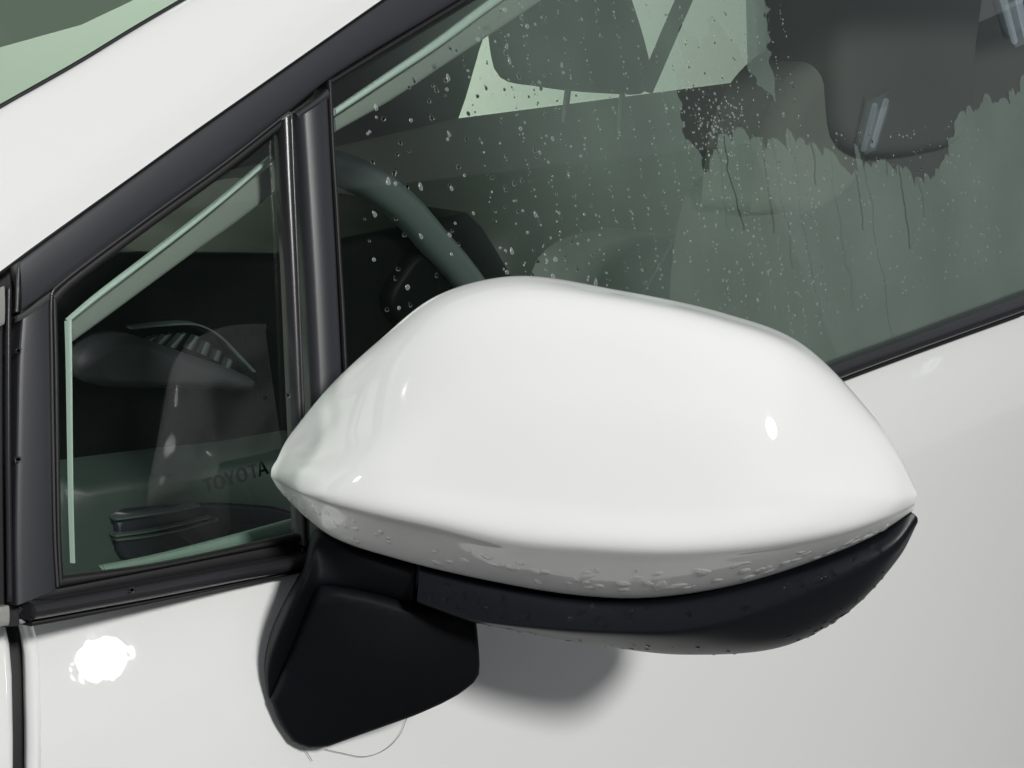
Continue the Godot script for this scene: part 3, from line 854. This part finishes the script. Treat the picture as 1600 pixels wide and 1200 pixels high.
func many_drops(called: String, label: String, m: Mesh, places: Array, ma: Material) -> void:
	var mm := MultiMesh.new()
	mm.transform_format = MultiMesh.TRANSFORM_3D
	mm.mesh = m
	mm.instance_count = places.size()
	for i in places.size():
		mm.set_instance_transform(i, places[i])
	var o := MultiMeshInstance3D.new()
	o.name = called
	o.multimesh = mm
	o.material_override = ma
	add_child(o, true)
	tag(o, label, "water", "", "stuff")

func on_glass(x: float, y: float, off: float) -> Vector3:
	# a point of the side glass plane at height y
	return Vector3(x, y, GLASS_ORIGIN.z - (y - GLASS_ORIGIN.y) * glass_n.y / glass_n.z) + glass_n * off

func film_image(clear: PackedVector2Array, w: int, h: int, x0: float, x1: float, s0: float, s1: float) -> Image:
	# the thin wet film on the window: where it covers, where it has drawn back, and the runs that drain it
	var coarse := FastNoiseLite.new()
	coarse.seed = 5
	coarse.frequency = 1.0
	coarse.fractal_octaves = 3
	var plain_noise := FastNoiseLite.new()
	plain_noise.seed = 8
	plain_noise.frequency = 1.0
	plain_noise.fractal_type = FastNoiseLite.FRACTAL_NONE
	var im := Image.create(w, h, false, Image.FORMAT_RGBA8)
	var r := RandomNumberGenerator.new()
	r.seed = 31
	var runs := []
	for k in 17:
		var sx := lerpf(0.20, 0.60, (k + r.randf_range(0.0, 0.9)) / 17.0)
		runs.append([sx, r.randf_range(0.015, 0.13) * (1.4 if r.randf() < 0.3 else 0.8), r.randf_range(0.0005, 0.0011), r.randf() * 9.0, r.randf_range(0.3, 1.0)])
	var tongues := []
	var tx := 0.15
	while tx < 0.95:
		var wide := r.randf_range(0.0035, 0.010)
		tongues.append([tx + wide, wide * r.randf_range(1.0, 1.5), r.randf_range(0.004, 0.022) * (1.3 if r.randf() < 0.25 else 0.8)])
		tx += wide * r.randf_range(1.5, 2.6)
	var fringe := PackedFloat32Array()
	var edge := PackedFloat32Array()
	for i in w:
		var x := lerpf(x0, x1, (i + 0.5) / w)
		var f := 0.0
		for g in tongues:
			var dx: float = absf(x - g[0]) / g[1]
			if dx < 1.0:
				f = maxf(f, g[2] * pow(1.0 - dx * dx, 0.4))
		f += coarse.get_noise_2d(x * 300.0, 5.0) * 0.0012
		fringe.append(f)
		# height of the lower edge of the clear part at this x, for the runs
		var e := -9.0
		for q in 60:
			var s := lerpf(s0, s1, q / 59.0)
			if Geometry2D.is_point_in_polygon(Vector2(x, s), clear):
				e = s
				break
		edge.append(e)
	var clear_low := 9.0
	for p in clear:
		clear_low = minf(clear_low, p.y)
	for u in runs:
		u.append(edge[clampi(int((u[0] - x0) / (x1 - x0) * w), 0, w - 1)])
	var near := []
	for i in w:
		var x := lerpf(x0, x1, (i + 0.5) / w)
		near.append(runs.filter(func(u): return u[5] > -1.0 and absf(u[0] - x) < 0.008))
	for j in h:
		var s := lerpf(s1, s0, (j + 0.5) / h)
		for i in w:
			var x := lerpf(x0, x1, (i + 0.5) / w)
			var a := 0.27 * smoothstep(0.06, 0.27, x + (s - 0.1) * 0.5)
			a *= 1.0 + 0.25 * coarse.get_noise_2d(x * 9.0, s * 9.0)
			var inside := false
			if s > clear_low - 0.03:
				var q := Vector2(x + plain_noise.get_noise_2d(s * 70.0, x * 45.0) * 0.006, s - fringe[clampi(int((x + (s - 0.12) * 0.12 - x0) / (x1 - x0) * w), 0, w - 1)] + 0.011)
				inside = Geometry2D.is_point_in_polygon(q, clear)
			if inside:
				a = 0.02
			else:
				for u in near[i]:
					if s > u[5] + 0.01 or s < u[5] - u[1]:
						continue
					var cx: float = u[0] + coarse.get_noise_2d(s * 22.0 + u[3] * 7.0, u[3]) * 0.006
					var dd: float = absf(x - cx) / u[2]
					if dd < 1.0:
						a = lerpf(a, 0.03, u[4])
			im.set_pixel(i, j, Color(1, 1, 1, clampf(a, 0.0, 1.0)))
	return im

func water() -> void:
	var shapes := []
	for k in 6:
		shapes.append(bead(0.38, 1.0 + 0.22 * k, 11 + k))
	var gn := glass_n
	var x0 := -0.02
	var x1 := 0.98
	var s0 := -0.10
	var s1 := 0.40
	# film
	var clear3 := V([4238, 12391, -1712, 4140, 11958, -1596, 4099, 11742, -1538, 4069, 11534, -1482, 3886, 11627, -1507, 3806, 11790, -1551, 3731, 11867, -1571, 3597, 11960, -1596, 3452, 11953, -1594, 3337, 11749, -1540, 3263, 11856, -1568, 3164, 11914, -1584, 3080, 11763, -1543, 3025, 11525, -1480, 3002, 11305, -1421, 3092, 11191, -1390, 3179, 11062, -1356, 3367, 11172, -1385, 3623, 11248, -1405, 3928, 11247, -1405, 4312, 11188, -1389, 4610, 11051, -1353, 4928, 10926, -1319, 5312, 10954, -1327, 5630, 10872, -1305, 5967, 10795, -1284, 6310, 10855, -1300, 6540, 11009, -1341, 6769, 11215, -1397, 7157, 11314, -1423, 7645, 11359, -1435, 8645, 11425, -1453, 9923, 11558, -1489, 10295, 12562, -1757])
	var clear := PackedVector2Array()
	for p in clear3:
		clear.append(Vector2(p.x, (p.y - 1.0) / glass_n.z))
	var fm := StandardMaterial3D.new()
	fm.transparency = BaseMaterial3D.TRANSPARENCY_ALPHA
	fm.albedo_color = Color(0.31, 0.42, 0.35).linear_to_srgb()
	fm.albedo_texture = ImageTexture.create_from_image(film_image(clear, 1500, 780, x0, x1, s0, s1))
	fm.roughness = 0.6
	fm.metallic_specular = 0.2
	var sheet := V([271, 11710, -1531, 1227, 12146, -1648, 2304, 12565, -1760, 5564, 13844, -2103, 17688, 15356, -2508, 15150, 9661, -982, 7442, 9561, -955, 4322, 9543, -951, 1474, 9538, -949, -188, 9523, -945, -57, 10085, -1096, 137, 11088, -1365])
	var film_mesh := flat(sheet, gn)
	var arr := film_mesh.surface_get_arrays(0)
	var uv := PackedVector2Array()
	for p in sheet:
		uv.append(Vector2((p.x - x0) / (x1 - x0), 1.0 - ((p.y - 1.0) / gn.z - s0) / (s1 - s0)))
	arr[Mesh.ARRAY_TEX_UV] = uv
	var fmesh := ArrayMesh.new()
	fmesh.add_surface_from_arrays(Mesh.PRIMITIVE_TRIANGLES, arr)
	var film := obj("water_film", fmesh, fm)
	tag(film, "thin patchy film of water with jagged edges on the side window", "water", "", "stuff")
	# drops on the window
	var down := Vector3.DOWN
	var places := []
	var big := 0
	for k in 2200:
		var zone := rng.randf()
		var x: float
		var y: float
		var size: float
		if zone < 0.09:
			x = rng.randf_range(0.03, 0.20)
			y = rng.randf_range(1.0, 1.21)
			size = rng.randf_range(0.0008, 0.0016)
		elif zone < 0.72:
			x = 0.12 + 0.0165 * rng.randi_range(0, 19) + rng.randfn(0.0, 0.0012)
			y = rng.randf_range(0.98, 1.24)
			size = rng.randf_range(0.00035, 0.0008)
		elif zone < 0.9:
			x = rng.randf_range(0.3, 0.72)
			y = rng.randf_range(0.99, 1.12)
			size = rng.randf_range(0.0004, 0.0011)
		else:
			x = 0.33 + rng.randfn(0.0, 0.02)
			y = 1.135 + rng.randfn(0.0, 0.012)
			size = rng.randf_range(0.0004, 0.0010)
		var p := on_glass(x, y, -0.0038)
		if x < 0.02 + (y - 1.0) * 0.08 or y > 1.165 + (x - 0.03) * 0.42 - 0.006:
			continue
		if size > 0.00105 and big < 150:
			big += 1
			var o := drop_at("water_drop", shapes[rng.randi_range(0, 5)], p, gn, down, size, rng.randfn(0.0, 0.25), rng.randf() < 0.45)
			tag(o, "single clear water drop on the wet side window", "water drop", "drops on the side window")
		else:
			var z := (down - gn * down.dot(gn)).normalized().rotated(gn, rng.randfn(0.0, 0.3))
			places.append(Transform3D(Basis(gn.cross(z) * size, gn * size, z * size), p))
	many_drops("water_droplets", "fine pale droplets scattered in columns over the side window", shapes[2], places.filter(func(p): return fmod(p.origin.x * 7919.0, 1.0) < 0.7), M.water_bright)
	many_drops("water_droplets", "fine dark droplets scattered in columns over the side window", shapes[2], places.filter(func(p): return fmod(p.origin.x * 7919.0, 1.0) >= 0.7), M.water)
	# drops on the white undercut of the cap, on the black band and along its underside
	for k in 64:
		var s := rng.randf_range(0.32, 0.93) if k < 52 else rng.randf_range(0.08, 0.35)
		var t := rng.randf_range(7.2, 7.75) / 9.0
		surface_drop(cap_rows, s, t, shapes, rng.randf_range(0.0008, 0.0022) * (1.5 if rng.randf() < 0.2 else 1.0), "clear water drop on the white underside of the mirror cap", "drops under the mirror cap")
	for k in 22:
		surface_drop(cap_rows, rng.randf_range(0.46, 0.80), rng.randf_range(7.2, 7.68) / 9.0, shapes, rng.randf_range(0.0018, 0.0030), "large clear water drop on the white underside of the mirror cap", "large drops under the mirror cap")
	for k in 60:
		var s := pow(rng.randf(), 1.3) * 0.85 + 0.02
		surface_drop(band_rows, s, rng.randf_range(2.15, 2.9) / 7.0, shapes, rng.randf_range(0.0006, 0.0016), "clear water drop on the black band of the mirror", "drops on the mirror band")
	for k in 60:
		var s := rng.randf_range(0.12, 0.85)
		surface_drop(band_rows, s, rng.randf_range(5.0, 6.15) / 7.0, shapes, rng.randf_range(0.0005, 0.0013), "clear water drop hanging under the black mirror housing", "drops under the mirror housing")
	var spots := V([-1407, 9727, -827, -1622, 10729, -1178, -1720, 10319, -1068, -436, 10322, -1038])
	var says := ["clear water drop on the left end of the black belt moulding", "upper water drop on the black trim ahead of the quarter window", "lower water drop on the black trim ahead of the quarter window", "water drop low on the black seal between the two windows"]
	for k in spots.size():
		var o := drop_at("water_drop", shapes[1], spots[k], gn, down, 0.0013, 0.0)
		tag(o, says[k], "water drop", "drops on the black trim")

func surface_drop(rows: Array, s: float, t: float, shapes: Array, size: float, label: String, group: String) -> void:
	var e := 0.004
	var p := patch_point(rows, s, t)
	var n := (patch_point(rows, s + e, t) - patch_point(rows, s - e, t)).cross(patch_point(rows, s, t + e) - patch_point(rows, s, t - e)).normalized()
	if n.dot(mirror_n + Vector3(0, -0.5, 0)) < 0.0:
		n = -n
	var o := drop_at("water_drop", shapes[rng.randi_range(0, 5)], p - n * size * 0.04, n, Vector3.DOWN + Vector3(rng.randf_range(-1, 1), 0, rng.randf_range(-1, 1)), size, rng.randfn(0.0, 0.5), rows == cap_rows and rng.randf() < 0.75)
	if rows == cap_rows and size > 0.001:
		o.material_override = M.water_cap
	if rows == cap_rows:
		o.scale_object_local(Vector3(1, 0.6, 1))
	tag(o, label, "water drop", group)

func hairs() -> void:
	var a := obj("hair", tube(V([-642, 8746, -586, -567, 8703, -569, -443, 8637, -546, -323, 8625, -540, -228, 8658, -546, -164, 8720, -562]), 0.00013, 6, 60), M.hair)
	tag(a, "thin loose curled hair hanging below the mirror bracket", "hair")
	var b := obj("hair", tube(V([-747, 8792, -608, -734, 8764, -599, -717, 8719, -585]), 0.00013, 6, 20), M.hair)
	tag(b, "short straight hair end at the lowest point of the bracket", "hair")
